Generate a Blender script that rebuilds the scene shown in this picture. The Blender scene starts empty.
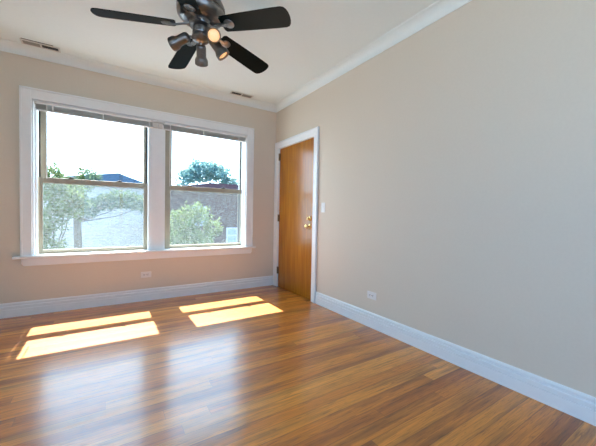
import bpy, bmesh, math, random
import numpy as np
from mathutils import Vector, Matrix

C = bpy.context.scene.collection
SC = bpy.context.scene
R = math.radians

# ------------------------------------------------------------------ camera, sky, sun, exposure
SC.view_settings.view_transform = 'Standard'
SC.view_settings.look = 'None'
SC.view_settings.gamma = 1.0
SC.view_settings.use_curve_mapping = False
SC.view_settings.exposure = 0.18

SKY_SUNWARD = 7.6
SKY_AWAY = 2.75
SUN_STRENGTH = 29.0
SUN_ELEVATION = math.atan(1.515)

cam = bpy.data.cameras.new('camera')
cam.sensor_width = 36.0
cam.lens = 36.0 * 301.97 / 596.0
cam.clip_start = 0.05
cam.clip_end = 500
cam_o = bpy.data.objects.new('camera', cam)
C.objects.link(cam_o)
yaw, pitch, roll = 0.56941, -0.02707, 0.01877
f = Vector((math.sin(yaw) * math.cos(pitch), math.cos(yaw) * math.cos(pitch), math.sin(pitch)))
r = Vector((math.cos(yaw), -math.sin(yaw), 0))
u = r.cross(f)
r2 = r * math.cos(roll) + u * math.sin(roll)
u2 = u * math.cos(roll) - r * math.sin(roll)
M = Matrix((r2, u2, -f)).transposed().to_4x4()
M.translation = Vector((-2.18395, -4.07206, 1.08))
cam_o.matrix_world = M
SC.camera = cam_o

world = bpy.data.worlds.new('sky')
SC.world = world
world.use_nodes = True
wn = world.node_tree
wn.nodes.clear()
w_out = wn.nodes.new('ShaderNodeOutputWorld')
w_bg = wn.nodes.new('ShaderNodeBackground')
w_tc = wn.nodes.new('ShaderNodeTexCoord')
w_sep = wn.nodes.new('ShaderNodeSeparateXYZ')
w_ramp = wn.nodes.new('ShaderNodeValToRGB')
w_ramp.color_ramp.elements[0].position = 0.0
w_ramp.color_ramp.elements[0].color = (0.70, 0.90, 1.07, 1)
w_ramp.color_ramp.elements[1].position = 0.7
w_ramp.color_ramp.elements[1].color = (0.45, 0.75, 1.15, 1)
wn.links.new(w_tc.outputs['Generated'], w_sep.inputs[0])
wn.links.new(w_sep.outputs['Z'], w_ramp.inputs[0])
w_side = wn.nodes.new('ShaderNodeMapRange')          # brighter towards the sun, darker and bluer away from it
w_side.inputs['From Min'].default_value = -0.5
w_side.inputs['From Max'].default_value = 0.6
w_side.inputs['To Min'].default_value = SKY_AWAY
w_side.inputs['To Max'].default_value = SKY_SUNWARD
wn.links.new(w_sep.outputs['Y'], w_side.inputs[0])
wn.links.new(w_side.outputs[0], w_bg.inputs['Strength'])
w_tint = wn.nodes.new('ShaderNodeMix')               # deeper blue away from the sun
w_tint.data_type = 'RGBA'
w_tint.blend_type = 'MULTIPLY'
w_tint.inputs[7].default_value = (0.46, 0.80, 1.26, 1)
w_fac = wn.nodes.new('ShaderNodeMapRange')
w_fac.inputs['From Min'].default_value = -0.5
w_fac.inputs['From Max'].default_value = 0.5
w_fac.inputs['To Min'].default_value = 1.0
w_fac.inputs['To Max'].default_value = 0.0
wn.links.new(w_sep.outputs['Y'], w_fac.inputs[0])
wn.links.new(w_fac.outputs[0], w_tint.inputs[0])
wn.links.new(w_ramp.outputs[0], w_tint.inputs[6])
wn.links.new(w_tint.outputs[2], w_bg.inputs['Color'])
wn.links.new(w_bg.outputs[0], w_out.inputs[0])

sun = bpy.data.lights.new('sun', 'SUN')
sun.energy = SUN_STRENGTH
sun.angle = R(0.53)
sun.color = (1.0, 0.96, 0.92)
sun_o = bpy.data.objects.new('sun', sun)
sun_o.rotation_euler = (-(math.pi / 2 - SUN_ELEVATION), 0, 0)
sun_o.location = (0, 10, 15)
C.objects.link(sun_o)


def portal(name, loc, rot, sx, sy):
    l = bpy.data.lights.new(name, 'AREA')
    l.shape = 'RECTANGLE'
    l.size, l.size_y = sx, sy
    l.cycles.is_portal = True
    o = bpy.data.objects.new(name, l)
    o.location = loc
    o.rotation_euler = rot
    C.objects.link(o)


portal('window_sky_portal', (-1.64, 0.285, 1.4), (-math.pi / 2, 0, 0), 2.34, 1.62)
portal('window_sky_portal', (-1.8, -5.49, 1.5), (math.pi / 2, 0, 0), 1.8, 1.7)
portal('window_sky_portal', (-3.64, -4.3, 1.5), (0, -math.pi / 2, 0), 1.7, 1.5)


# ------------------------------------------------------------------ materials
def new_mat(name):
    m = bpy.data.materials.new(name)
    m.use_nodes = True
    nt = m.node_tree
    nt.nodes.clear()
    out = nt.nodes.new('ShaderNodeOutputMaterial')
    return m, nt, out


def L(nt, a, b):
    nt.links.new(a, b)


def math_node(nt, op, a, b=None, c=None):
    n = nt.nodes.new('ShaderNodeMath')
    n.operation = op
    for i, v in enumerate((a, b, c)):
        if v is None:
            continue
        if isinstance(v, (int, float)):
            n.inputs[i].default_value = v
        else:
            L(nt, v, n.inputs[i])
    return n.outputs[0]


def mat(name, col, rough=0.5, metal=0.0, coat=0.0, coat_rough=0.1, var=0.04, scale=30.0, bump=0.0, stretch=(1, 1, 1), spec=0.5, emit=None, trans=0.0):
    """principled with a little procedural tone variation"""
    m, nt, out = new_mat(name)
    b = nt.nodes.new('ShaderNodeBsdfPrincipled')
    L(nt, b.outputs[0], out.inputs[0])
    tc = nt.nodes.new('ShaderNodeTexCoord')
    mp = nt.nodes.new('ShaderNodeMapping')
    mp.inputs['Scale'].default_value = stretch
    L(nt, tc.outputs['Object'], mp.inputs[0])
    nz = nt.nodes.new('ShaderNodeTexNoise')
    nz.inputs['Scale'].default_value = scale
    nz.inputs['Detail'].default_value = 4
    L(nt, mp.outputs[0], nz.inputs['Vector'])
    rp = nt.nodes.new('ShaderNodeValToRGB')
    rp.color_ramp.elements[0].position = 0.3
    rp.color_ramp.elements[1].position = 0.7
    rp.color_ramp.elements[0].color = tuple(c * (1 - var) for c in col) + (1,)
    rp.color_ramp.elements[1].color = tuple(min(1, c * (1 + var)) for c in col) + (1,)
    L(nt, nz.outputs[0], rp.inputs[0])
    L(nt, rp.outputs[0], b.inputs['Base Color'])
    b.inputs['Roughness'].default_value = rough
    b.inputs['Metallic'].default_value = metal
    b.inputs['Coat Weight'].default_value = coat
    b.inputs['Coat Roughness'].default_value = coat_rough
    b.inputs['Specular IOR Level'].default_value = spec
    if emit:
        b.inputs['Emission Color'].default_value = emit[0] + (1,)
        b.inputs['Emission Strength'].default_value = emit[1]
    if bump:
        bp = nt.nodes.new('ShaderNodeBump')
        bp.inputs['Strength'].default_value = bump
        bp.inputs['Distance'].default_value = 0.002
        L(nt, nz.outputs[0], bp.inputs['Height'])
        L(nt, bp.outputs[0], b.inputs['Normal'])
    return m


WALL = mat('wall_paint', (0.72, 0.65, 0.535), 0.75, var=0.012, scale=60, bump=0.06, spec=0.3)
CEIL = mat('ceiling_paint', (0.79, 0.865, 0.85), 0.85, var=0.01, scale=40, bump=0.05, spec=0.2)
TRIM = mat('white_trim_paint', (0.86, 0.90, 0.90), 0.38, var=0.012, scale=25)
PLASTIC = mat('white_plastic', (0.82, 0.81, 0.78), 0.35, var=0.01)
SLOT = mat('dark_slot', (0.03, 0.028, 0.025), 0.6)
TAN = mat('tan_window_frame', (0.34, 0.305, 0.225), 0.45, var=0.05, scale=20)
TRACK = mat('dark_window_track', (0.05, 0.05, 0.045), 0.5)
BRASS = mat('polished_brass', (0.83, 0.62, 0.27), 0.22, metal=1.0, var=0.05)
OLDBRASS = mat('aged_brass', (0.20, 0.13, 0.06), 0.45, metal=0.7, var=0.2)
BLIND = mat('grey_blind_slats', (0.72, 0.71, 0.65), 0.5, var=0.03)
BLINDRAIL = mat('pale_blind_rail', (0.82, 0.81, 0.77), 0.4, var=0.02)
GUN = mat('brushed_gunmetal', (0.22, 0.215, 0.21), 0.30, metal=0.95, var=0.10, scale=15, stretch=(1, 1, 12))
BLADE = mat('black_fan_blade', (0.003, 0.007, 0.006), 0.38, var=0.3, scale=18, stretch=(1, 12, 1), spec=0.07)
BULB = mat('warm_lit_bulb', (0.9, 0.7, 0.45), 0.3, var=0.15, scale=60, emit=((1.0, 0.50, 0.16), 0.65))
VENTDARK = mat('vent_shaft_and_shadow', (0.02, 0.02, 0.02), 0.8)  # shaft interior, also colours the painted shadow beside the vent
LOUVRE = mat('grey_louvre_enamel', (0.26, 0.26, 0.235), 0.5, var=0.02)
VENTW = mat('vent_enamel', (0.66, 0.66, 0.62), 0.45, var=0.02)
LEAF_A = ('green_leaves', (0.115, 0.155, 0.060))
LEAF_B = ('blue_green_leaves', (0.16, 0.27, 0.24))
LEAF_C = ('yellow_green_leaves', (0.15, 0.20, 0.075))
BARK = mat('bark', (0.10, 0.075, 0.055), 0.9, var=0.3, scale=12, stretch=(1, 1, 0.2), bump=0.4)
PAVING = mat('pale_concrete_yard', (0.34, 0.35, 0.34), 0.95, var=0.2, scale=1.2, spec=0.05)
SHINGLE = mat('slate_roof', (0.011, 0.021, 0.034), 0.9, var=0.25, scale=9, stretch=(1, 1, 5), spec=0.0)
DARKROOF = mat('purple_brown_roof', (0.014, 0.011, 0.015), 0.9, var=0.25, scale=9, stretch=(1, 1, 5), spec=0.0)
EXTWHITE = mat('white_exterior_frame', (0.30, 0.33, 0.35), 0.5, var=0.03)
EXTPANE = mat('reflective_far_pane', (0.20, 0.26, 0.28), 0.12, var=0.1, scale=1.5, spec=0.8)


def leaf_mat(name, col):
    m, nt, out = new_mat(name)
    tc = nt.nodes.new('ShaderNodeTexCoord')
    nz = nt.nodes.new('ShaderNodeTexNoise')
    nz.inputs['Scale'].default_value = 2.5
    nz.inputs['Detail'].default_value = 5
    L(nt, tc.outputs['Object'], nz.inputs['Vector'])
    rp = nt.nodes.new('ShaderNodeValToRGB')
    rp.color_ramp.elements[0].position = 0.3
    rp.color_ramp.elements[1].position = 0.7
    rp.color_ramp.elements[0].color = tuple(c * 0.6 for c in col) + (1,)
    rp.color_ramp.elements[1].color = tuple(c * 1.35 for c in col) + (1,)
    L(nt, nz.outputs[0], rp.inputs[0])
    d = nt.nodes.new('ShaderNodeBsdfDiffuse')
    t = nt.nodes.new('ShaderNodeBsdfTranslucent')
    mx = nt.nodes.new('ShaderNodeMixShader')
    mx.inputs[0].default_value = 0.4
    L(nt, rp.outputs[0], d.inputs[0])
    L(nt, rp.outputs[0], t.inputs[0])
    L(nt, d.outputs[0], mx.inputs[1])
    L(nt, t.outputs[0], mx.inputs[2])
    L(nt, mx.outputs[0], out.inputs[0])
    return m


LEAF_A, LEAF_B, LEAF_C = leaf_mat(*LEAF_A), leaf_mat(*LEAF_B), leaf_mat(*LEAF_C)


def glass_mat():
    m, nt, out = new_mat('clear_window_glass')
    tr = nt.nodes.new('ShaderNodeBsdfTransparent')
    tr.inputs[0].default_value = (0.97, 0.985, 0.975, 1)
    gl = nt.nodes.new('ShaderNodeBsdfGlossy')
    gl.inputs['Roughness'].default_value = 0.02
    lw = nt.nodes.new('ShaderNodeFresnel')
    lw.inputs['IOR'].default_value = 1.45
    mx = nt.nodes.new('ShaderNodeMixShader')
    ge = nt.nodes.new('ShaderNodeNewGeometry')
    L(nt, math_node(nt, 'MULTIPLY', lw.outputs[0], math_node(nt, 'SUBTRACT', 1.0, ge.outputs['Backfacing'])), mx.inputs[0])
    L(nt, tr.outputs[0], mx.inputs[1])
    L(nt, gl.outputs[0], mx.inputs[2])
    L(nt, mx.outputs[0], out.inputs[0])
    return m


GLASS = glass_mat()


def screen_mat():
    """fine insect mesh: mostly holes, the rest pale wires"""
    m, nt, out = new_mat('insect_screen_mesh')
    tc = nt.nodes.new('ShaderNodeTexCoord')
    mp = nt.nodes.new('ShaderNodeMapping')
    mp.inputs['Scale'].default_value = (16, 16, 48)
    L(nt, tc.outputs['Object'], mp.inputs[0])
    nz = nt.nodes.new('ShaderNodeTexNoise')
    nz.inputs['Scale'].default_value = 1.6
    nz.inputs['Detail'].default_value = 3
    L(nt, mp.outputs[0], nz.inputs['Vector'])
    mr = nt.nodes.new('ShaderNodeMapRange')
    mr.inputs['From Min'].default_value = 0.36
    mr.inputs['From Max'].default_value = 0.64
    mr.inputs['To Min'].default_value = 0.10
    mr.inputs['To Max'].default_value = 0.40
    L(nt, nz.outputs[0], mr.inputs[0])
    tr = nt.nodes.new('ShaderNodeBsdfTransparent')
    d = nt.nodes.new('ShaderNodeBsdfDiffuse')
    d.inputs[0].default_value = (0.25, 0.27, 0.26, 1)
    t = nt.nodes.new('ShaderNodeBsdfTranslucent')
    t.inputs[0].default_value = (0.25, 0.27, 0.26, 1)
    wx = nt.nodes.new('ShaderNodeMixShader')
    wx.inputs[0].default_value = 0.5
    L(nt, d.outputs[0], wx.inputs[1])
    L(nt, t.outputs[0], wx.inputs[2])
    mx = nt.nodes.new('ShaderNodeMixShader')
    L(nt, mr.outputs[0], mx.inputs[0])
    L(nt, tr.outputs[0], mx.inputs[1])
    L(nt, wx.outputs[0], mx.inputs[2])
    L(nt, mx.outputs[0], out.inputs[0])
    return m


SCREEN = screen_mat()


def brick_mat(name, c1, c2, mortar, scale=1.0):
    m, nt, out = new_mat(name)
    b = nt.nodes.new('ShaderNodeBsdfPrincipled')
    b.inputs['Roughness'].default_value = 0.9
    b.inputs['Specular IOR Level'].default_value = 0.05
    tc = nt.nodes.new('ShaderNodeTexCoord')
    sp = nt.nodes.new('ShaderNodeSeparateXYZ')
    L(nt, tc.outputs['Object'], sp.inputs[0])
    cb = nt.nodes.new('ShaderNodeCombineXYZ')
    L(nt, math_node(nt, 'ADD', sp.outputs[0], sp.outputs[1]), cb.inputs[0])
    L(nt, sp.outputs[2], cb.inputs[1])
    bt = nt.nodes.new('ShaderNodeTexBrick')
    bt.inputs['Color1'].default_value = c1 + (1,)
    bt.inputs['Color2'].default_value = c2 + (1,)
    bt.inputs['Mortar'].default_value = mortar + (1,)
    bt.inputs['Scale'].default_value = scale
    bt.inputs['Brick Width'].default_value = 0.22
    bt.inputs['Row Height'].default_value = 0.075
    bt.inputs['Mortar Size'].default_value = 0.008
    L(nt, cb.outputs[0], bt.inputs['Vector'])
    L(nt, bt.outputs[0], b.inputs['Base Color'])
    L(nt, b.outputs[0], out.inputs[0])
    return m


PALEBRICK = brick_mat('pale_brick', (0.50, 0.46, 0.40), (0.36, 0.335, 0.29), (0.56, 0.54, 0.50))
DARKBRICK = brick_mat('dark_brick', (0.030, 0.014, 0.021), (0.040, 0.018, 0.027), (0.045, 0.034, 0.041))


def floor_mat():
    m, nt, out = new_mat('oak_strip_floor')
    b = nt.nodes.new('ShaderNodeBsdfPrincipled')
    L(nt, b.outputs[0], out.inputs[0])
    geo = nt.nodes.new('ShaderNodeNewGeometry')
    sp = nt.nodes.new('ShaderNodeSeparateXYZ')
    L(nt, geo.outputs['Position'], sp.inputs[0])
    X, Y = sp.outputs[0], sp.outputs[1]
    W = 0.083
    yr = math_node(nt, 'DIVIDE', Y, W)
    row = math_node(nt, 'FLOOR', yr)
    fy = math_node(nt, 'FRACT', yr)
    wn1 = nt.nodes.new('ShaderNodeTexWhiteNoise')
    wn1.noise_dimensions = '1D'
    L(nt, row, wn1.inputs['W'])
    off = math_node(nt, 'MULTIPLY', wn1.outputs[0], 37.0)
    ln = math_node(nt, 'MULTIPLY_ADD', wn1.outputs[0], 1.3, 1.5)
    xr = math_node(nt, 'DIVIDE', math_node(nt, 'ADD', X, off), ln)
    pl = math_node(nt, 'FLOOR', xr)
    fx = math_node(nt, 'FRACT', xr)
    cb = nt.nodes.new('ShaderNodeCombineXYZ')
    L(nt, row, cb.inputs[0])
    L(nt, pl, cb.inputs[1])
    wn2 = nt.nodes.new('ShaderNodeTexWhiteNoise')
    wn2.noise_dimensions = '2D'
    L(nt, cb.outputs[0], wn2.inputs['Vector'])
    rp = nt.nodes.new('ShaderNodeValToRGB')
    cr = rp.color_ramp
    cr.elements[0].position = 0.0
    cr.elements[0].color = (0.46, 0.130, 0.009, 1)
    cr.elements[1].position = 1.0
    cr.elements[1].color = (0.80, 0.31, 0.036, 1)
    e = cr.elements.new(0.25)
    e.color = (0.60, 0.18, 0.012, 1)
    e = cr.elements.new(0.65)
    e.color = (0.70, 0.24, 0.020, 1)
    L(nt, wn2.outputs['Value'], rp.inputs[0])
    # grain: noise drawn out along the board, shifted per board
    gv = nt.nodes.new('ShaderNodeCombineXYZ')
    L(nt, math_node(nt, 'MULTIPLY', X, 2.2), gv.inputs[0])
    L(nt, math_node(nt, 'MULTIPLY', Y, 55.0), gv.inputs[1])
    L(nt, math_node(nt, 'MULTIPLY', wn2.outputs['Value'], 91.0), gv.inputs[2])
    nz = nt.nodes.new('ShaderNodeTexNoise')
    nz.inputs['Scale'].default_value = 1.0
    nz.inputs['Detail'].default_value = 7
    nz.inputs['Roughness'].default_value = 0.65
    nz.inputs['Distortion'].default_value = 1.1
    L(nt, gv.outputs[0], nz.inputs['Vector'])
    mr = nt.nodes.new('ShaderNodeMapRange')
    mr.inputs['From Min'].default_value = 0.25
    mr.inputs['From Max'].default_value = 0.75
    mr.inputs['To Min'].default_value = 0.58
    mr.inputs['To Max'].default_value = 1.30
    L(nt, nz.outputs[0], mr.inputs[0])
    # broad dark heartwood streaks on some boards
    gv2 = nt.nodes.new('ShaderNodeCombineXYZ')
    L(nt, math_node(nt, 'MULTIPLY', X, 1.3), gv2.inputs[0])
    L(nt, math_node(nt, 'MULTIPLY', Y, 14.0), gv2.inputs[1])
    L(nt, math_node(nt, 'MULTIPLY', wn2.outputs['Value'], 53.0), gv2.inputs[2])
    nz2 = nt.nodes.new('ShaderNodeTexNoise')
    nz2.inputs['Scale'].default_value = 1.0
    nz2.inputs['Detail'].default_value = 3
    L(nt, gv2.outputs[0], nz2.inputs['Vector'])
    mr2 = nt.nodes.new('ShaderNodeMapRange')
    mr2.inputs['From Min'].default_value = 0.30
    mr2.inputs['From Max'].default_value = 0.52
    mr2.inputs['To Min'].default_value = 0.48
    mr2.inputs['To Max'].default_value = 1.0
    L(nt, nz2.outputs[0], mr2.inputs[0])
    # short dark pores
    gv3 = nt.nodes.new('ShaderNodeCombineXYZ')
    L(nt, math_node(nt, 'MULTIPLY', X, 9.0), gv3.inputs[0])
    L(nt, math_node(nt, 'MULTIPLY', Y, 150.0), gv3.inputs[1])
    L(nt, math_node(nt, 'MULTIPLY', wn2.outputs['Value'], 17.0), gv3.inputs[2])
    nz3 = nt.nodes.new('ShaderNodeTexNoise')
    nz3.inputs['Scale'].default_value = 1.0
    nz3.inputs['Detail'].default_value = 4
    nz3.inputs['Distortion'].default_value = 0.8
    L(nt, gv3.outputs[0], nz3.inputs['Vector'])
    mr3 = nt.nodes.new('ShaderNodeMapRange')
    mr3.inputs['From Min'].default_value = 0.34
    mr3.inputs['From Max'].default_value = 0.46
    mr3.inputs['To Min'].default_value = 0.62
    mr3.inputs['To Max'].default_value = 1.0
    L(nt, nz3.outputs[0], mr3.inputs[0])
    # seams
    ey = math_node(nt, 'MINIMUM', fy, math_node(nt, 'SUBTRACT', 1.0, fy))
    sy = math_node(nt, 'SMOOTH_MIN', math_node(nt, 'DIVIDE', ey, 0.028), 1.0, 0.05)
    ex = math_node(nt, 'MULTIPLY', math_node(nt, 'MINIMUM', fx, math_node(nt, 'SUBTRACT', 1.0, fx)), ln)
    sx = math_node(nt, 'MINIMUM', math_node(nt, 'DIVIDE', ex, 0.0018), 1.0)
    seam = math_node(nt, 'MULTIPLY', sy, sx)
    seamc = math_node(nt, 'MULTIPLY_ADD', seam, 0.55, 0.45)
    # a dark knot
    kx = math_node(nt, 'SUBTRACT', X, -1.361)
    ky = math_node(nt, 'SUBTRACT', Y, -1.958)
    kd = math_node(nt, 'SQRT', math_node(nt, 'ADD', math_node(nt, 'MULTIPLY', kx, kx), math_node(nt, 'MULTIPLY', ky, ky)))
    knot = math_node(nt, 'MINIMUM', math_node(nt, 'MAXIMUM', math_node(nt, 'DIVIDE', kd, 0.014), 0.12), 1.0)
    tot = math_node(nt, 'MULTIPLY', math_node(nt, 'MULTIPLY', mr.outputs[0], math_node(nt, 'MULTIPLY', mr2.outputs[0], mr3.outputs[0])), math_node(nt, 'MULTIPLY', seamc, knot))
    mx = nt.nodes.new('ShaderNodeVectorMath')
    mx.operation = 'SCALE'
    L(nt, rp.outputs[0], mx.inputs[0])
    L(nt, tot, mx.inputs['Scale'])
    L(nt, mx.outputs[0], b.inputs['Base Color'])
    b.inputs['Roughness'].default_value = 0.5
    b.inputs['Specular IOR Level'].default_value = 0.4
    b.inputs['Coat Weight'].default_value = 1.0
    b.inputs['Coat IOR'].default_value = 1.49
    b.inputs['Coat Roughness'].default_value = 0.20
    bp = nt.nodes.new('ShaderNodeBump')
    bp.inputs['Strength'].default_value = 0.10
    bp.inputs['Distance'].default_value = 0.0015
    L(nt, math_node(nt, 'MULTIPLY_ADD', nz.outputs[0], 0.25, seam), bp.inputs['Height'])
    L(nt, bp.outputs[0], b.inputs['Normal'])
    L(nt, bp.outputs[0], b.inputs['Coat Normal'])
    return m


FLOOR = floor_mat()


def door_mat():
    m, nt, out = new_mat('varnished_oak_veneer')
    b = nt.nodes.new('ShaderNodeBsdfPrincipled')
    L(nt, b.outputs[0], out.inputs[0])
    tc = nt.nodes.new('ShaderNodeTexCoord')
    mp = nt.nodes.new('ShaderNodeMapping')
    mp.inputs['Scale'].default_value = (6, 14, 0.9)
    L(nt, tc.outputs['Object'], mp.inputs[0])
    nz = nt.nodes.new('ShaderNodeTexNoise')
    nz.inputs['Scale'].default_value = 1.6
    nz.inputs['Detail'].default_value = 6
    nz.inputs['Distortion'].default_value = 0.8
    L(nt, mp.outputs[0], nz.inputs['Vector'])
    rp = nt.nodes.new('ShaderNodeValToRGB')
    rp.color_ramp.elements[0].position = 0.25
    rp.color_ramp.elements[0].color = (0.30, 0.100, 0.004, 1)
    rp.color_ramp.elements[1].position = 0.75
    rp.color_ramp.elements[1].color = (0.50, 0.195, 0.010, 1)
    L(nt, nz.outputs[0], rp.inputs[0])
    L(nt, rp.outputs[0], b.inputs['Base Color'])
    b.inputs['Roughness'].default_value = 0.5
    b.inputs['Specular IOR Level'].default_value = 0.05
    b.inputs['Coat IOR'].default_value = 1.4
    b.inputs['Coat Weight'].default_value = 1.0
    b.inputs['Coat Roughness'].default_value = 0.21
    return m


DOOR = door_mat()


# ------------------------------------------------------------------ mesh helpers
def box(bm, x0, y0, z0, x1, y1, z1):
    vs = [bm.verts.new(p) for p in ((x0, y0, z0), (x1, y0, z0), (x1, y1, z0), (x0, y1, z0), (x0, y0, z1), (x1, y0, z1), (x1, y1, z1), (x0, y1, z1))]
    for q in ((0, 3, 2, 1), (4, 5, 6, 7), (0, 1, 5, 4), (1, 2, 6, 5), (2, 3, 7, 6), (3, 0, 4, 7)):
        bm.faces.new([vs[i] for i in q])


def obj(name, bm, m, parent=None, bevel=0.0, smooth=False, loc=None):
    bmesh.ops.recalc_face_normals(bm, faces=bm.faces)
    me = bpy.data.meshes.new(name)
    bm.to_mesh(me)
    bm.free()
    me.materials.append(m)
    if smooth:
        for p in me.polygons:
            p.use_smooth = True
    o = bpy.data.objects.new(name, me)
    C.objects.link(o)
    if parent is not None:
        o.parent = parent
    if loc is not None:
        o.location = loc
    if bevel:
        md = o.modifiers.new('bevel', 'BEVEL')
        md.width = bevel
        md.segments = 2
        md.limit_method = 'ANGLE'
        md.angle_limit = R(40)
    if smooth:
        md = o.modifiers.new('split', 'EDGE_SPLIT')
        md.split_angle = R(38)
    return o


def boxes(name, m, lst, parent=None, bevel=0.0, loc=None):
    bm = bmesh.new()
    for b in lst:
        box(bm, *b)
    return obj(name, bm, m, parent, bevel, loc=loc)


def prism(bm, prof, a, b, mapper):
    """extrude closed 2D profile from station a to b; mapper(station, u, v) -> 3D"""
    A = [bm.verts.new(mapper(a, *p)) for p in prof]
    B = [bm.verts.new(mapper(b, *p)) for p in prof]
    n = len(prof)
    for i in range(n):
        bm.faces.new((A[i], A[(i + 1) % n], B[(i + 1) % n], B[i]))
    bm.faces.new(A[::-1])
    bm.faces.new(B)


def frame_from(axis):
    z = Vector(axis).normalized()
    t = Vector((0, 0, 1)) if abs(z.z) < 0.9 else Vector((1, 0, 0))
    x = t.cross(z).normalized()
    y = z.cross(x)
    return x, y, z


def lathe(bm, prof, origin=(0, 0, 0), axis=(0, 0, 1), seg=32):
    """prof: list of (radius, height along axis)"""
    x, y, z = frame_from(axis)
    o = Vector(origin)
    rings = []
    for rad, h in prof:
        if rad < 1e-6:
            rings.append([bm.verts.new(o + z * h)])
        else:
            rings.append([bm.verts.new(o + z * h + (x * math.cos(2 * math.pi * k / seg) + y * math.sin(2 * math.pi * k / seg)) * rad) for k in range(seg)])
    for a, b in zip(rings[:-1], rings[1:]):
        for k in range(seg):
            k2 = (k + 1) % seg
            if len(a) == 1 and len(b) == 1:
                continue
            if len(a) == 1:
                bm.faces.new((a[0], b[k], b[k2]))
            elif len(b) == 1:
                bm.faces.new((a[k], b[0], a[k2]))
            else:
                bm.faces.new((a[k], b[k], b[k2], a[k2]))


def tube(bm, pts, rads, seg=10):
    pts = [Vector(p) for p in pts]
    if isinstance(rads, (int, float)):
        rads = [rads] * len(pts)
    rings = []
    for i, p in enumerate(pts):
        d = (pts[min(i + 1, len(pts) - 1)] - pts[max(i - 1, 0)])
        x, y, z = frame_from(d)
        rings.append([bm.verts.new(p + (x * math.cos(2 * math.pi * k / seg) + y * math.sin(2 * math.pi * k / seg)) * rads[i]) for k in range(seg)])
    for a, b in zip(rings[:-1], rings[1:]):
        for k in range(seg):
            bm.faces.new((a[k], a[(k + 1) % seg], b[(k + 1) % seg], b[k]))
    bm.faces.new(rings[0][::-1])
    bm.faces.new(rings[-1])


def tag(o, label, cat=None, group=None, kind=None):
    o['label'] = label
    if cat:
        o['category'] = cat
    if group:
        o['group'] = group
    if kind:
        o['kind'] = kind
    return o


def empty(name, loc=(0, 0, 0)):
    o = bpy.data.objects.new(name, None)
    o.location = loc
    o.empty_display_size = 0.1
    C.objects.link(o)
    return o


# ------------------------------------------------------------------ room shell
XL, YF, H = -3.45, -5.2, 2.70
OX0, OX1, OZ0, OZ1 = -2.81, -0.475, 0.58, 2.20      # window opening
T = 0.27

tag(boxes('floor', FLOOR, [(XL - .2, YF - .3, -0.2, 0.06, 0.02, 0)]), 'oak strip floor with glossy varnish across the room', 'floor', kind='structure')
tag(boxes('ceiling', CEIL, [(XL - .2, YF - .3, H, 0.2, T, H + 0.2)]), 'flat white painted ceiling above the fan', 'ceiling', kind='structure')
tag(boxes('wall_back', WALL, [
    (XL - .2, 0, -0.2, OX0, T, H), (OX1, 0, -0.2, 0.2, T, H),
    (OX0, 0, -0.2, OX1, T, OZ0), (OX0, 0, OZ1, OX1, T, H)]), 'beige wall around the double window', 'wall', kind='structure')
DY0, DY1, DZ = -1.020, -0.112, 2.058               # door opening
tag(boxes('wall_right', WALL, [
    (0.06, YF - .3, -0.2, 0.2, 0, H), (0, YF, 0, 0.06, DY0, H), (0, DY1, 0, 0.06, 0, H), (0, DY0, DZ, 0.06, DY1, H)]),
    'long plain pale beige wall with the wooden door', 'wall', kind='structure')
FY0, FY1, FZ0, FZ1 = -5.05, -3.55, 0.65, 2.35        # side window outside the picture
tag(boxes('wall_left', WALL, [(XL - .2, YF - .3, 0, XL, FY0, H), (XL - .2, FY1, 0, XL, 0, H), (XL - .2, FY0, 0, XL, FY1, FZ0), (XL - .2, FY0, FZ1, XL, FY1, H)]), 'beige wall outside the left edge of the picture', 'wall', kind='structure')
FX0, FX1 = -2.7, -0.9                              # window behind the camera
tag(boxes('wall_front', WALL, [
    (XL, YF - .3, 0, FX0, YF, H), (FX1, YF - .3, 0, 0.06, YF, H), (FX0, YF - .3, 0, FX1, YF, FZ0), (FX0, YF - .3, FZ1, FX1, YF, H)]),
    'beige wall behind the camera', 'wall', kind='structure')

# baseboards
BP = [(0, 0), (0.013, 0), (0.013, 0.010), (0.012, 0.076), (0.004, 0.079), (0.004, 0.085), (0.015, 0.088), (0.015, 0.108), (0.012, 0.111), (0.002, 0.114), (0.002, 0.121),
      (0.012, 0.124), (0.012, 0.134), (0.007, 0.146), (0, 0.146)]


def run_along_x(name, prof, y, sgn, x0, x1, m):
    bm = bmesh.new()
    prism(bm, prof, x0, x1, lambda s, d, h: (s, y + sgn * d, h))
    return obj(name, bm, m)


def run_along_y(name, prof, x, sgn, y0, y1, m):
    bm = bmesh.new()
    prism(bm, prof, y0, y1, lambda s, d, h: (x + sgn * d, s, h))
    return obj(name, bm, m)


tag(run_along_x('baseboard_back', BP, 0, -1, XL, -0.022, TRIM), 'tall white moulded baseboard below the double window', 'baseboard', kind='structure')
tag(run_along_y('baseboard_right', BP, 0, -1, YF, -1.103, TRIM), 'tall white moulded baseboard running along the long wall', 'baseboard', kind='structure')
tag(run_along_y('baseboard_left', BP, XL, 1, YF, -0.03, TRIM), 'white baseboard on the wall outside the picture', 'baseboard', kind='structure')
tag(run_along_x('baseboard_front', BP, YF, 1, XL, 0, TRIM), 'white baseboard on the wall behind the camera', 'baseboard', kind='structure')

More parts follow.
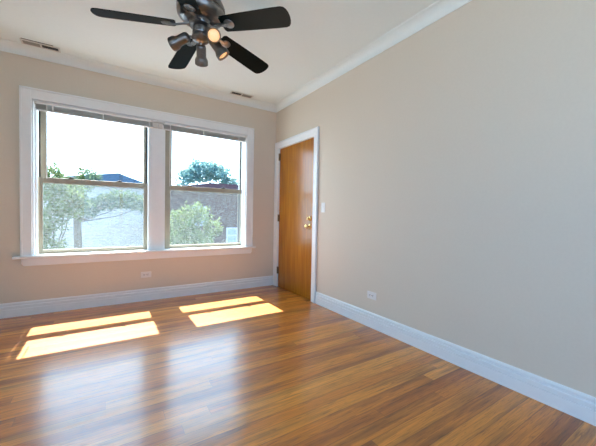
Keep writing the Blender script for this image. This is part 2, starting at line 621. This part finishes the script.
# crown moulding
CP = [(0, H - 0.084), (0.008, H - 0.084), (0.010, H - 0.076)]
CP += [(0.010 + 0.072 * (1 - math.cos(R(a))), H - 0.076 + 0.068 * math.sin(R(a))) for a in range(10, 91, 10)]
CP += [(0.084, H - 0.006), (0.090, H - 0.005), (0.090, H), (0, H)]
tag(run_along_x('trim_1', CP, 0, -1, XL, 0, CEIL), 'white crown moulding above the double window', 'trim', kind='structure')
tag(run_along_y('trim_2', CP, 0, -1, YF, 0, CEIL), 'white crown moulding over the wall with the door', 'trim', kind='structure')
tag(run_along_y('trim_3', CP, XL, 1, YF, 0, CEIL), 'white crown moulding outside the picture', 'trim', kind='structure')
tag(run_along_x('trim_4', CP, YF, 1, XL, 0, CEIL), 'white crown moulding behind the camera', 'trim', kind='structure')

# ------------------------------------------------------------------ window surround
sur = empty('trim_5', (-1.64, 0, 0.5))
tag(sur, 'wide white wooden surround framing both windows', 'window trim', kind='structure')


def wchild(name, m, lst, parent, bevel=0.0):
    l = parent.location
    return boxes(name, m, [(a - l.x, b - l.y, c - l.z, d - l.x, e - l.y, g - l.z) for a, b, c, d, e, g in lst], parent, bevel)


CX0, CX1, CZ1 = -2.895, -0.377, 2.305
wchild('casing', TRIM, [(CX0, -0.022, 0.605, OX0, 0, CZ1), (OX1, -0.022, 0.605, CX1, 0, CZ1), (OX0, -0.022, OZ1, OX1, 0, CZ1)], sur, 0.003)
wchild('casing_bead', TRIM, [(CX0 - 0.006, -0.028, 0.605, CX0 + 0.012, -0.001, CZ1 + 0.006), (CX1 - 0.012, -0.028, 0.605, CX1 + 0.006, -0.001, CZ1 + 0.006),
                             (CX0 - 0.006, -0.028, CZ1 - 0.012, CX1 + 0.006, -0.001, CZ1 + 0.006)], sur, 0.003)
wchild('mullion', TRIM, [(-1.735, 0.03, 0.60, -1.548, 0.21, 2.2), (-1.715, 0.022, 0.60, -1.568, 0.03, 2.2)], sur, 0.002)
wchild('jamb', TRIM, [(OX0, 0, 0.60, OX0 + 0.012, T, OZ1), (OX1 - 0.012, 0, 0.60, OX1, T, OZ1), (OX0, 0, OZ1 - 0.012, OX1, T, OZ1),
                      (OX0, 0.06, 0.60, OX0 + 0.026, 0.12, OZ1), (OX1 - 0.020, 0.06, 0.60, OX1, 0.12, OZ1)], sur, 0.001)
bm = bmesh.new()
prism(bm, [(-0.062, 0.590), (-0.055, 0.582), (0.27, 0.582), (0.27, 0.606), (-0.055, 0.612), (-0.062, 0.604)], -2.955, -0.335, lambda s, d, h: (s + 1.64, d if s > 9 else d, h - 0.5))
# notch the horns: stool only passes the wall inside the opening
bmesh.ops.recalc_face_normals(bm, faces=bm.faces)
bm.free()
bm = bmesh.new()
box(bm, -2.955 + 1.64, -0.062, 0.085, -0.335 + 1.64, -0.0005, 0.112)
box(bm, OX0 + 1.64 + .0005, -0.0005, 0.085, OX1 + 1.64 - .0005, T, 0.110)
obj('window_stool', bm, TRIM, sur, 0.005)
bm = bmesh.new()
AP = [(CX0 + 0.02, 0.507), (CX1 - 0.02, 0.507), (CX1, 0.530), (CX1, 0.585), (CX0, 0.585), (CX0, 0.530)]
A = [bm.verts.new((x + 1.64, -0.020, z - 0.5)) for x, z in AP]
B = [bm.verts.new((x + 1.64, 0, z - 0.5)) for x, z in AP]
bm.faces.new(A)
bm.faces.new(B[::-1])
for i in range(6):
    bm.faces.new((A[i], B[i], B[(i + 1) % 6], A[(i + 1) % 6]))
obj('apron', bm, TRIM, sur, 0.003)


# ------------------------------------------------------------------ the two double-hung windows
def ring(x0, z0, x1, z1, gx0, gz0, gx1, gz1, y0, y1):
    return [(x0, y0, z0, gx0, y1, z1), (gx1, y0, z0, x1, y1, z1), (gx0, y0, z0, gx1, y1, gz0), (gx0, y0, gz1, gx1, y1, z1)]


def hung_window(name, label, x0, x1, g0, g1):
    w = empty(name, ((x0 + x1) / 2, 0.12, 0.61))
    tag(w, label, 'window', kind='structure')
    wchild('track', TRACK, [(x0, 0.166, 0.61, x0 + 0.016, 0.22, OZ1 - .013), (x1 - 0.016, 0.166, 0.61, x1, 0.22, OZ1 - .013)], w)
    lo = wchild('lower_sash', TAN, ring(x0, 0.611, x1, 1.432, g0, 0.652, g1, 1.372, 0.130, 0.164), w, 0.003)
    up = wchild('upper_sash', TAN, ring(x0 + .017, 1.376, x1 - .017, OZ1 - .013, g0 + .026, 1.424, g1 + .002, 2.152, 0.168, 0.204), w, 0.003)
    wchild('glass_pane', GLASS, [(g0 - .004, 0.146, 0.648, g1 + .004, 0.149, 1.376)], w)
    wchild('glass_pane', GLASS, [(g0 + .022, 0.184, 1.420, g1 + .006, 0.187, 2.156)], w)
    # insect screen outside the lower half
    bm = bmesh.new()
    l = w.location
    vs = [bm.verts.new((x - l.x, 0.232 - l.y, z - l.z)) for x, z in ((x0 + .01, .615), (x1 - .01, .615), (x1 - .01, 1.40), (x0 + .01, 1.40))]
    bm.faces.new(vs)
    s = obj('insect_screen', bm, SCREEN, w)
    wchild('screen_frame', TAN, ring(x0, 0.608, x1, 1.418, x0 + .018, 0.626, x1 - .018, 1.400, 0.226, 0.238), w)
    for fx in (0.25, 0.73):
        lx = g0 + (g1 - g0) * fx
        k = wchild('sash_lock', TRACK, [(lx - 0.028, 0.134, 1.432, lx + 0.028, 0.160, 1.440), (lx - 0.014, 0.138, 1.440, lx + 0.014, 0.156, 1.450), (lx - 0.004, 0.122, 1.444, lx + 0.026, 0.140, 1.451)], w, 0.002)
    return w


hung_window('window_1', 'tan framed double-hung window with pale house and tree outside', -2.783, -1.736, -2.745, -1.778)
hung_window('window_2', 'tan framed double-hung window nearer the door', -1.547, -0.488, -1.470, -0.502)

# side window outside the picture (only its daylight reaches the picture)
w3 = empty('window_3', (XL, -4.3, 0.65))
tag(w3, 'white framed window in the wall outside the picture', 'window', kind='structure')


def yring(y0, z0, y1, z1, gy0, gz0, gy1, gz1, x0, x1):
    return [(x0, y0, z0, x1, gy0, z1), (x0, gy1, z0, x1, y1, z1), (x0, gy0, z0, x1, gy1, gz0), (x0, gy0, gz1, x1, gy1, z1)]


wchild('sash', TRIM, yring(FY0, FZ0, FY1, FZ1, FY0 + .06, FZ0 + .06, FY1 - .06, FZ1 - .06, XL - .16, XL - .12) + [(XL - .16, FY0 + .06, 1.47, XL - .12, FY1 - .06, 1.53)], w3)
wchild('casing', TRIM, yring(FY0 - .1, FZ0 - .1, FY1 + .1, FZ1 + .1, FY0, FZ0, FY1, FZ1, XL, XL + .022), w3)

w4 = empty('window_4', (-1.8, YF, 0.65))
tag(w4, 'white framed window in the wall behind the camera', 'window', kind='structure')
wchild('sash', TRIM, ring(FX0, FZ0, FX1, FZ1, FX0 + .06, FZ0 + .06, FX1 - .06, FZ1 - .06, YF - .2, YF - .15) + [(-1.84, YF - .2, FZ0 + .06, -1.76, YF - .15, FZ1 - .06)], w4)
wchild('casing', TRIM, ring(FX0 - .1, FZ0 - .1, FX1 + .1, FZ1 + .1, FX0, FZ0, FX1, FZ1, YF, YF + .022), w4)

# ------------------------------------------------------------------ door
dr = empty('door_1', (0.0, -0.56, 0))
tag(dr, 'golden brown varnished wooden slab door with brass knob', 'door', kind='structure')
wchild('slab', DOOR, [(0.006, -1.009, 0.006, 0.050, -0.124, 2.046)], dr, 0.002)
for z in (1.927, 1.027, 0.247):
    bm = bmesh.new()
    for k in range(5):
        lathe(bm, [(0, 0), (0.0075, 0.0), (0.0075, 0.0185), (0, 0.0185)], (-0.0085, 0.442, z - 0.05 + k * 0.02), (0, 0, 1), 12)
    lathe(bm, [(0, 0), (0.005, 0.001), (0.006, 0.006), (0, 0.010)], (-0.0085, 0.442, z + 0.05), (0, 0, 1), 12)
    box(bm, -0.006, 0.412, z - 0.05, 0.0055, 0.449, z + 0.05)
    obj('hinge', bm, OLDBRASS, dr)
kb = bmesh.new()
lathe(kb, [(0, 0), (0.033, 0), (0.033, 0.004), (0.026, 0.009), (0.012, 0.011), (0.011, 0.030), (0.016, 0.036), (0.026, 0.045), (0.029, 0.056), (0.025, 0.066), (0.012, 0.072), (0, 0.073)],
      (0.006, -0.925 + 0.56, 0.935), (-1, 0, 0), 28)
tag(obj('knob', kb, BRASS, dr, smooth=True), 'round polished brass knob')
kb = bmesh.new()
lathe(kb, [(0, 0), (0.031, 0), (0.031, 0.006), (0.024, 0.012), (0.013, 0.013), (0.013, 0.019), (0, 0.019)], (0.006, -0.925 + 0.56, 1.035), (-1, 0, 0), 28)
db = tag(obj('deadbolt', kb, BRASS, dr, smooth=True), 'brass deadbolt rose')
bm = bmesh.new()
box(bm, -0.034, -0.925 + 0.56 - 0.007, 1.035 - 0.019, -0.012, -0.925 + 0.56 + 0.007, 1.035 + 0.019)
obj('thumb_turn', bm, BRASS, db, 0.003)
bm = bmesh.new()
lathe(bm, [(0, 0), (0.010, 0), (0.010, 0.004), (0.005, 0.005), (0, 0.004)], (0.0065, -0.526 + 0.56, 1.53), (-1, 0, 0), 16)
obj('peephole', bm, OLDBRASS, dr)
bm = bmesh.new()
lathe(bm, [(0, 0), (0.006, 0), (0.006, 0.004), (0, 0.006)], (0.0065, -0.41 + 0.56, 1.40), (-1, 0, 0), 12)
obj('hook_screw', bm, OLDBRASS, dr)

dc = empty('trim_6', (0, -0.56, 0))
tag(dc, 'white casing around the wooden door', 'door trim', kind='structure')
OB = 0.018
wchild('casing', TRIM, [(-0.018, -1.095, 0, 0, DY0 + .006, 2.145), (-0.018, DY1 - .006, 0, 0, -0.024, 2.145), (-0.018, DY0 + .006, DZ - .006, 0, DY1 - .006, 2.145)], dc, 0.003)
wchild('back_band', TRIM, [(-0.026, -1.103, 0, -0.001, -1.081, 2.150), (-0.026, -0.036, 0, -0.001, -0.016, 2.150), (-0.026, -1.081, 2.128, -0.001, -0.036, 2.150)], dc, 0.003)
wchild('jamb', TRIM, [(-0.002, DY0, 0, 0.058, DY0 + .008, DZ), (-0.002, DY1 - .008, 0, 0.058, DY1, DZ), (-0.002, DY0 + .008, DZ - .008, 0.058, DY1 - .008, DZ)], dc)

# ------------------------------------------------------------------ raised blinds
def blind(label, x0, x1, clips, wand_x, filler=False):
    b = empty('venetian_blind', ((x0 + x1) / 2, 0.0, 2.187))
    tag(b, label, 'blind', 'raised blinds in the window opening')
    wchild('headrail', BLINDRAIL, [(x0, -0.012, 2.172, x1, 0.018, 2.187), (x0, -0.017, 2.166, x1, -0.012, 2.187)], b, 0.001)
    bm = bmesh.new()
    n = 16
    for i in range(n):
        z = 2.162 - 0.0033 * i
        y = 0.0012 * (i % 2)
        prof = [(-0.0125, 0), (0, 0.0013), (0.0125, 0), (0.0125, 0.0008), (0, 0.0021), (-0.0125, 0.0008)]
        prism(bm, prof, x0 + 0.004 - b.location.x, x1 - 0.004 - b.location.x, lambda s, d, h: (s, d + y, z + h - b.location.z))
    tag(obj('slat_stack', bm, BLIND, b), 'tight stack of grey slats')
    wchild('bottom_rail', BLINDRAIL, [(x0 + .003, -0.012, 2.100, x1 - .003, 0.014, 2.110)], b, 0.002)
    for c in clips:
        wchild('clip', BLINDRAIL, [(c - 0.006, -0.019, 2.108, c + 0.006, -0.0165, 2.170)], b)
    bm = bmesh.new()
    tube(bm, [(wand_x - b.location.x, -0.020, -0.022), (wand_x - b.location.x, -0.021, -0.36), (wand_x - b.location.x, -0.022, -0.78)], 0.004, 8)
    tag(obj('tilt_wand', bm, BLINDRAIL, b), 'thin pale hanging wand')
    if filler:
        tag(wchild('mounting_bracket', BLIND, [(x1 + .002, -0.006, 2.104, x1 + .060, 0.016, 2.166), (x1 + .068, -0.006, 2.104, x1 + .116, 0.016, 2.166), (x1, -0.008, 2.172, x1 + .118, 0.016, 2.187)], b, 0.002), 'grey bracket block over the mullion')
    for xe in (x0, x1):
        sx = 1 if xe == x0 else -1
        wchild('bracket', BLIND, [(xe - sx * 0.004, -0.019, 2.160, xe + sx * 0.016, 0.020, 2.1875)], b)
    return b


blind('raised grey slatted blind over the window with the pale house', -2.785, -1.700, (-2.64, -2.2, -1.735), -2.69, True)
blind('raised grey slatted blind over the window nearer the door', -1.575, -0.492, (-1.50, -1.09, -0.60), -1.50)

# ------------------------------------------------------------------ outlets and switch
def outlet(label, origin, right, out):
    """horizontal duplex outlet; right = along the wall, out = into the room"""
    o = empty('wall_outlet', origin)
    tag(o, label, 'outlet', 'wall outlets above the baseboards')
    rx, ou = Vector(right), Vector(out)

    def pbox(bm, a0, d0, z0, a1, d1, z1):
        pts = [rx * a + ou * d + Vector((0, 0, z)) for z in (z0, z1) for a, d in ((a0, d0), (a1, d0), (a1, d1), (a0, d1))]
        vs = [bm.verts.new(p) for p in pts]
        for q in ((0, 3, 2, 1), (4, 5, 6, 7), (0, 1, 5, 4), (1, 2, 6, 5), (2, 3, 7, 6), (3, 0, 4, 7)):
            bm.faces.new([vs[i] for i in q])
    bm = bmesh.new()
    pbox(bm, -0.058, 0, -0.036, 0.058, 0.006, 0.036)
    obj('cover_plate', bm, PLASTIC, o, 0.003)
    for c in (-0.0195, 0.0195):
        bm = bmesh.new()
        pbox(bm, c - 0.0145, 0.006, -0.017, c + 0.0145, 0.0085, 0.017)
        rc = obj('receptacle', bm, PLASTIC, o, 0.002)
        bm = bmesh.new()
        pbox(bm, c - 0.004, 0.0085, 0.005, c + 0.007, 0.0088, 0.008)
        pbox(bm, c - 0.004, 0.0085, -0.008, c + 0.006, 0.0088, -0.005)
        pbox(bm, c - 0.011, 0.0085, -0.003, c - 0.006, 0.0088, 0.003)
        obj('slots', bm, SLOT, rc)
    bm = bmesh.new()
    lathe(bm, [(0, 0), (0.0035, 0), (0.003, 0.0015), (0, 0.002)], ou * 0.006, out, 10)
    obj('screw', bm, BRASS, o)


outlet('horizontal white outlet on the beige wall below the double window', (-1.76, 0, 0.318), (1, 0, 0), (0, -1, 0))
outlet('horizontal white outlet on the long wall past the door', (0, -2.015, 0.312), (0, -1, 0), (-1, 0, 0))

sw = empty('light_switch', (0, -1.212, 1.172))
tag(sw, 'white toggle light switch on the wall beside the door', 'light switch')
boxes('switch_plate', PLASTIC, [(-0.006, -0.036, -0.058, 0, 0.036, 0.058)], sw, 0.003)
bm = bmesh.new()
box(bm, -0.0075, -0.006, -0.013, -0.006, 0.006, 0.013)
vs = [bm.verts.new(p) for p in ((-0.0075, -0.004, -0.006), (-0.0075, 0.004, -0.006), (-0.0075, 0.004, 0.006), (-0.0075, -0.004, 0.006), (-0.019, -0.003, 0.005), (-0.019, 0.003, 0.005), (-0.017, 0.003, 0.011), (-0.017, -0.003, 0.011))]
for q in ((0, 1, 5, 4), (1, 2, 6, 5), (2, 3, 7, 6), (3, 0, 4, 7), (4, 5, 6, 7)):
    bm.faces.new([vs[i] for i in q])
obj('toggle', bm, PLASTIC, sw)
for z in (-0.038, 0.038):
    bm = bmesh.new()
    lathe(bm, [(0, 0), (0.0035, 0), (0.003, 0.0015), (0, 0.002)], (-0.006, 0, z), (-1, 0, 0), 10)
    obj('screw', bm, PLASTIC, sw)


# ------------------------------------------------------------------ ceiling vents
def vent(label, x0, x1, y0, y1, dark_first, edge=False):
    v = empty('ceiling_vent', ((x0 + x1) / 2, (y0 + y1) / 2, H))
    tag(v, label, 'vent', 'vents in the ceiling by the window wall')
    xm = (x0 + x1) / 2
    f = 0.015
    wchild('frame', VENTW, ring(x0, y0, x1, y1, 0, 0, 0, 0, 0, 0)[:0] + [
        (x0, y0, H - .009, x1, y0 + f, H), (x0, y1 - f, H - .009, x1, y1, H), (x0, y0 + f, H - .009, x0 + f, y1 - f, H), (x1 - f, y0 + f, H - .009, x1, y1 - f, H),
        (xm - .007, y0 + f, H - .009, xm + .007, y1 - f, H)], v, 0.002)
    wchild('shaft', VENTDARK, [(x0 + f, y0 + f, H - .0015, x1 - f, y1 - f, H - .0005)], v)
    for bank, (a, b) in enumerate(((x0 + f, xm - .007), (xm + .007, x1 - f))):
        bm = bmesh.new()
        n = 5
        tilt = R(23) if (bank == 0) == dark_first else R(-18)
        for i in range(n):
            c = y0 + f + (y1 - y0 - 2 * f) * (i + 0.5) / n
            hw, th = (0.0038 if tilt > 0 else 0.0056), 0.0005
            pr = [(-hw, -th), (hw, -th), (hw, th), (-hw, th)]
            pr = [(p * math.cos(tilt) - q * math.sin(tilt), p * math.sin(tilt) + q * math.cos(tilt)) for p, q in pr]
            A = [bm.verts.new((a - v.location.x, c + p - v.location.y, -0.0060 + q)) for p, q in pr]
            B = [bm.verts.new((b - v.location.x, c + p - v.location.y, -0.0060 + q)) for p, q in pr]
            for k in range(4):
                bm.faces.new((A[k], A[(k + 1) % 4], B[(k + 1) % 4], B[k]))
            bm.faces.new(A[::-1])
            bm.faces.new(B)
        bk = obj('louvre_bank', bm, LOUVRE, v)
        tag(bk, 'dark open louvres' if tilt > 0 else 'pale closed louvres')
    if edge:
        wchild('shadow_strip', VENTDARK, [(x0 + .01, y0 - 0.012, H - .002, x1 - .05, y0 - 0.002, H - .0005)], v)  # dark strip painting in the shadow beside the vent frame
    return v


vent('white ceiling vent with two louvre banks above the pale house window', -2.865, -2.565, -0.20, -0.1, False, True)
vent('small ceiling vent with two louvre banks near the room corner', -0.775, -0.465, -0.20, -0.10, True)

# ------------------------------------------------------------------ ceiling fan
FC = Vector((-1.6196, -1.8875, 0))
fan = empty('ceiling_fan', (FC.x, FC.y, H))
tag(fan, 'dark five-blade ceiling fan with gunmetal housing and spotlights', 'ceiling fan')


def fobj(name, bm, m, parent=fan, **k):
    """mesh built in room coordinates, moved under the fan"""
    bmesh.ops.translate(bm, verts=bm.verts, vec=(-FC.x, -FC.y, -H))
    return obj(name, bm, m, parent, **k)


def lat(name, prof, m, seg=40, parent=fan):
    bm = bmesh.new()
    lathe(bm, prof, (FC.x, FC.y, 0), (0, 0, 1), seg)
    return fobj(name, bm, m, parent, smooth=True)


lat('ceiling_canopy', [(0, 2.63), (0.025, 2.63), (0.045, 2.638), (0.066, 2.665), (0.070, 2.69), (0.070, H), (0, H)], GUN)
lat('downrod', [(0, 2.59), (0.014, 2.59), (0.014, 2.64), (0, 2.64)], GUN, 16)
lat('motor_housing', [(0, 2.605), (0.035, 2.605), (0.06, 2.595), (0.105, 2.575), (0.148, 2.540), (0.163, 2.505), (0.163, 2.488), (0.156, 2.484), (0.156, 2.476), (0.162, 2.472),
                      (0.158, 2.450), (0.135, 2.425), (0.105, 2.410), (0.06, 2.406), (0, 2.406)], GUN, 48)
lat('blade_hub', [(0, 2.406), (0.080, 2.406), (0.083, 2.392), (0.078, 2.378), (0.05, 2.372), (0, 2.372)], GUN)
lat('switch_housing', [(0, 2.372), (0.046, 2.372), (0.056, 2.362), (0.058, 2.332), (0.054, 2.324), (0.060, 2.314), (0.062, 2.296), (0.048, 2.276), (0.030, 2.266), (0.010, 2.262), (0.006, 2.252), (0, 2.250)], GUN)

ZB = 2.380
for k in range(5):
    a = 1.6365 - k * 2 * math.pi / 5
    tilt = R(-14)
    rot = Matrix.Rotation(a, 4, 'Z')
    tl = Matrix.Rotation(R(4.0), 4, 'Y') @ Matrix.Rotation(tilt, 4, 'X')      # slight droop, then blade pitch
    # outline in blade plane: u along the blade, v across
    outl = []
    r0, r1, w0, w1 = 0.165, 0.66, 0.062, 0.076
    outl += [(r0 + 0.012, -w0), (0.30, -0.068), (0.55, -w1)]
    for t in range(9):
        th = -math.pi / 2 + math.pi * t / 8
        cu = r1 - 0.045 + 0.045 * max(0, math.cos(th)) ** 0.8
        outl.append((cu, w1 * math.sin(th)))
    outl += [(0.55, w1), (0.30, 0.068), (r0 + 0.012, w0), (r0, w0 - 0.015), (r0, -w0 + 0.015)]
    bm = bmesh.new()
    top = [bm.verts.new((x, y, 0.003)) for x, y in outl]
    bot = [bm.verts.new((x, y, -0.003)) for x, y in outl]
    bm.faces.new(top)
    bm.faces.new(bot[::-1])
    n = len(outl)
    for i in range(n):
        bm.faces.new((top[i], bot[i], bot[(i + 1) % n], top[(i + 1) % n]))
    bmesh.ops.transform(bm, matrix=Matrix.Translation((FC.x, FC.y, ZB)) @ rot @ tl, verts=bm.verts)
    bl = fobj('blade', bm, BLADE, bevel=0.0015)
    # blade iron: arm from the hub to a round medallion under the blade
    bm = bmesh.new()
    arm = [(0.070, 0.018, 0.012), (0.12, 0.012, 0.004), (0.165, 0.011, -0.006), (0.20, 0.016, -0.009)]
    rows = []
    for u_, hw, z_ in arm:
        rows.append([bm.verts.new((u_, s * hw, z_ + d)) for s, d in ((-1, -0.004), (1, -0.004), (1, 0.004), (-1, 0.004))])
    for p, q in zip(rows[:-1], rows[1:]):
        for i in range(4):
            bm.faces.new((p[i], p[(i + 1) % 4], q[(i + 1) % 4], q[i]))
    bm.faces.new(rows[0][::-1])
    bm.faces.new(rows[-1])
    lathe(bm, [(0, -0.010), (0.020, -0.0095), (0.034, -0.007), (0.036, -0.0032), (0, -0.0032)], (0.222, 0, 0), (0, 0, 1), 24)
    for su in (0.207, 0.237):
        lathe(bm, [(0, -0.013), (0.004, -0.0125), (0.005, -0.009), (0, -0.009)], (su, 0.012 if su < .22 else -0.012, 0), (0, 0, 1), 8)
    bmesh.ops.transform(bm, matrix=Matrix.Translation((FC.x, FC.y, ZB)) @ rot @ tl, verts=bm.verts)
    fobj('blade_iron', bm, GUN, bl, smooth=True)

# four spotlights on short arms
SPOTS = [((-1.742, -1.822, 2.278), (-0.624, 0.738, -0.256)),
         ((-1.593, -1.800, 2.236), (0.225, 0.725, -0.651)),
         ((-1.560, -1.985, 2.292), (-0.545, -1.98, -1.10)),
         ((-1.528, -1.972, 2.230), (0.60, -0.20, -0.80))]
for c, d in SPOTS:
    c, d = Vector(c), Vector(d).normalized()
    bm = bmesh.new()
    lathe(bm, [(0, -0.070), (0.018, -0.070), (0.029, -0.062), (0.034, -0.048), (0.034, 0.018), (0.037, 0.024), (0.046, 0.042), (0.047, 0.070), (0.043, 0.072), (0.041, 0.048), (0.032, 0.030), (0, 0.026)], c, d, 28)
    hd = fobj('spotlight_head', bm, GUN, smooth=True)
    bm = bmesh.new()
    lathe(bm, [(0, 0.028), (0.028, 0.032), (0.037, 0.048), (0.038, 0.056), (0.030, 0.063), (0.012, 0.067), (0, 0.068)], c, d, 24)
    tag(fobj('bulb', bm, BULB, hd, smooth=True), 'warm lit reflector bulb')
    bm = bmesh.new()
    p0 = FC + Vector((0, 0, 2.305))
    side = (c - p0)
    p0 = p0 + Vector((side.x, side.y, 0)).normalized() * 0.05
    p2 = c - d * 0.045
    tube(bm, [p0, (p0 + p2) / 2 + Vector((0, 0, 0.006)), p2], 0.008, 10)
    fobj('arm', bm, GUN, hd, smooth=True)

# ------------------------------------------------------------------ outside
GZ = -6.5
g = boxes('ground', PAVING, [(-80, -40, GZ - 0.3, 80, 300, GZ)])
tag(g, 'pale concrete yard outside far below the windows', 'ground', kind='structure')


def house(name, label, x0, x1, y0, y1, ze, apex, wall_m, roof_m, wins, ov=0.35):
    b = empty(name, ((x0 + x1) / 2, (y0 + y1) / 2, GZ))
    tag(b, label, 'building')
    wchild('wall', wall_m, [(x0, y0, GZ, x1, y1, ze)], b)
    bm = bmesh.new()
    l = b.location
    e = [(x0 - ov, y0 - ov), (x1 + ov, y0 - ov), (x1 + ov, y1 + ov), (x0 - ov, y1 + ov)]
    lo = [bm.verts.new((x - l.x, y - l.y, ze - 0.12 - l.z)) for x, y in e]
    hi = [bm.verts.new((x - l.x, y - l.y, ze + 0.02 - l.z)) for x, y in e]
    ap = [bm.verts.new(Vector(a) - l) for a in apex]
    bm.faces.new(lo[::-1])
    for i in range(4):
        bm.faces.new((lo[i], lo[(i + 1) % 4], hi[(i + 1) % 4], hi[i]))
    if len(ap) == 1:
        for i in range(4):
            bm.faces.new((hi[i], hi[(i + 1) % 4], ap[0]))
    else:                       # ridge along x
        bm.faces.new((hi[0], hi[1], ap[1], ap[0]))
        bm.faces.new((hi[1], hi[2], ap[1]))
        bm.faces.new((hi[2], hi[3], ap[0], ap[1]))
        bm.faces.new((hi[3], hi[0], ap[0]))
    obj('roof', bm, roof_m, b)
    for (wx0, wz0, wx1, wz1, bars) in wins:
        lst = ring(wx0, wz0, wx1, wz1, wx0 + .09, wz0 + .09, wx1 - .09, wz1 - .09, y0 - .06, y0 + .02)
        for t in range(bars):
            z = wz0 + (wz1 - wz0) * (t + 1) / (bars + 1)
            lst.append((wx0 + .09, y0 - .06, z - .045, wx1 - .09, y0 + .02, z + .045))
        fr = wchild('window_frame', EXTWHITE, lst, b)
        bm = bmesh.new()
        box(bm, wx0 + .09 - l.x, y0 - .02 - l.y, wz0 + .09 - l.z, wx1 - .09 - l.x, y0 - .01 - l.y, wz1 - .09 - l.z)
        obj('window_pane', bm, EXTPANE, fr)


house('neighbor_house', 'pale brick house with blue-grey hip roof outside', -4.9, -0.2, 13.2, 22.0, 2.36, [(-1.465, 18.0, 3.49)], PALEBRICK, SHINGLE,
      [(-3.4, -3.8, -2.5, -2.1, 1)], 0.2)
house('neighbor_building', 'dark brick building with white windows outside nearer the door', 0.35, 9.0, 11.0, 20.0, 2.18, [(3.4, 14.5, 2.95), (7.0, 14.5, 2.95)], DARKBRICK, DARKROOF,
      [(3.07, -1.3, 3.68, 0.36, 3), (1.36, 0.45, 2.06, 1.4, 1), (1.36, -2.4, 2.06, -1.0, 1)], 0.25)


def tree(label, clumps, n, leaf, m, seed, trunk):
    """clumps: ellipsoids (x, y, z, rx, rz) filled with leaf blades; trunk (x, y)"""
    rng = np.random.default_rng(seed)
    t = empty('tree', (trunk[0], trunk[1], GZ))
    tag(t, label, 'tree', 'trees outside the windows')
    lx, ly, lz = t.location
    tot = sum(c[3] ** 2 * c[4] for c in clumps)
    V, F = [], []
    for (cx, cy, cz, rx, rz) in clumps:
        k = int(n * rx * rx * rz / tot)
        d = rng.normal(size=(k, 3))
        d /= np.linalg.norm(d, axis=1)[:, None]
        rad = rng.uniform(0.25, 1.0, k) ** 0.5
        # lumpy outline
        lump = 0.82 + 0.22 * np.sin(d[:, 0] * 5 + cx * 3) * np.cos(d[:, 2] * 6 + cz) + 0.10 * rng.normal(size=k)
        P = d * (rad * lump)[:, None] * np.array([rx, rx, rz]) + np.array([cx - lx, cy - ly, cz - lz])
        a = rng.normal(size=(k, 3))
        a /= np.linalg.norm(a, axis=1)[:, None]
        b = np.cross(a, rng.normal(size=(k, 3)))
        b /= np.linalg.norm(b, axis=1)[:, None]
        s = leaf * rng.uniform(0.6, 1.3, k)[:, None]
        q = np.stack([P - a * s, P + b * s * 0.45, P + a * s, P - b * s * 0.45], 1).reshape(-1, 3)
        base = len(V)
        V.extend(q.tolist())
        F.extend([(base + 4 * i, base + 4 * i + 1, base + 4 * i + 2, base + 4 * i + 3) for i in range(k)])
    me = bpy.data.meshes.new('crown')
    me.from_pydata(V, [], F)
    me.materials.append(m)
    o = bpy.data.objects.new('crown', me)
    o.parent = t
    C.objects.link(o)
    bm = bmesh.new()
    zs = min(c[2] for c in clumps) - lz
    tube(bm, [(0, 0, 0), (0.08, 0, zs * 0.5), (0, 0.05, zs)], [0.22, 0.17, 0.13], 10)
    for (cx, cy, cz, rx, rz) in clumps:
        e = Vector((cx - lx, cy - ly, cz - lz + rz * 0.5))
        s = Vector((0, 0.05, max(0.3, zs - 0.6)))
        mid = (s + e) / 2 + Vector((0.1, -0.05, -0.15))
        tube(bm, [s, mid, e], [0.03, 0.018, 0.008], 7)
    obj('trunk', bm, BARK, t)


tree('leafy green tree rising beside the pale brick house', [(-3.75, 9.6, 2.1, 0.62, 0.75), (-3.35, 9.4, 1.45, 0.85, 0.75), (-3.75, 9.3, 0.75, 0.55, 0.6), (-4.1, 9.5, 0.2, 0.5, 0.7), (-3.7, 9.4, -0.3, 0.5, 0.5), (-3.15, 9.8, 1.85, 0.42, 0.36)],
     6500, 0.06, LEAF_A, 3, (-3.8, 9.6))
tree('thin green tree in front of the pale brick house', [(-2.75, 11.2, 2.4, 0.55, 0.55), (-1.9, 11.3, 1.55, 0.75, 0.50), (-1.1, 11.4, 1.55, 0.85, 0.50), (-2.7, 11.2, 1.25, 0.6, 0.55), (-0.5, 11.4, 1.2, 0.45, 0.5), (-3.2, 11.3, 1.3, 0.5, 0.7)],
     8000, 0.06, LEAF_A, 8, (-3.15, 11.3))
tree('bushy yellow-green tree in front of the dark brick building', [(0.2, 7.6, 0.75, 0.62, 0.66), (0.85, 7.7, 1.0, 0.58, 0.55), (0.55, 7.5, -0.1, 0.95, 0.75), (1.1, 7.7, -0.45, 0.75, 0.6), (-0.15, 7.5, -0.3, 0.6, 0.8), (1.4, 7.7, 0.5, 0.45, 0.45)],
     7500, 0.06, LEAF_C, 12, (0.5, 7.6))
tree('broad blue-green tree crown behind the dark brick building', [(4.7, 21.5, 4.6, 1.5, 1.15), (3.5, 21.3, 4.0, 1.1, 0.8), (6.0, 21.6, 4.5, 1.3, 0.95), (7.1, 21.8, 3.7, 1.1, 0.9), (2.9, 21.3, 3.1, 0.8, 0.5)],
     4200, 0.14, LEAF_B, 21, (4.9, 21.5))
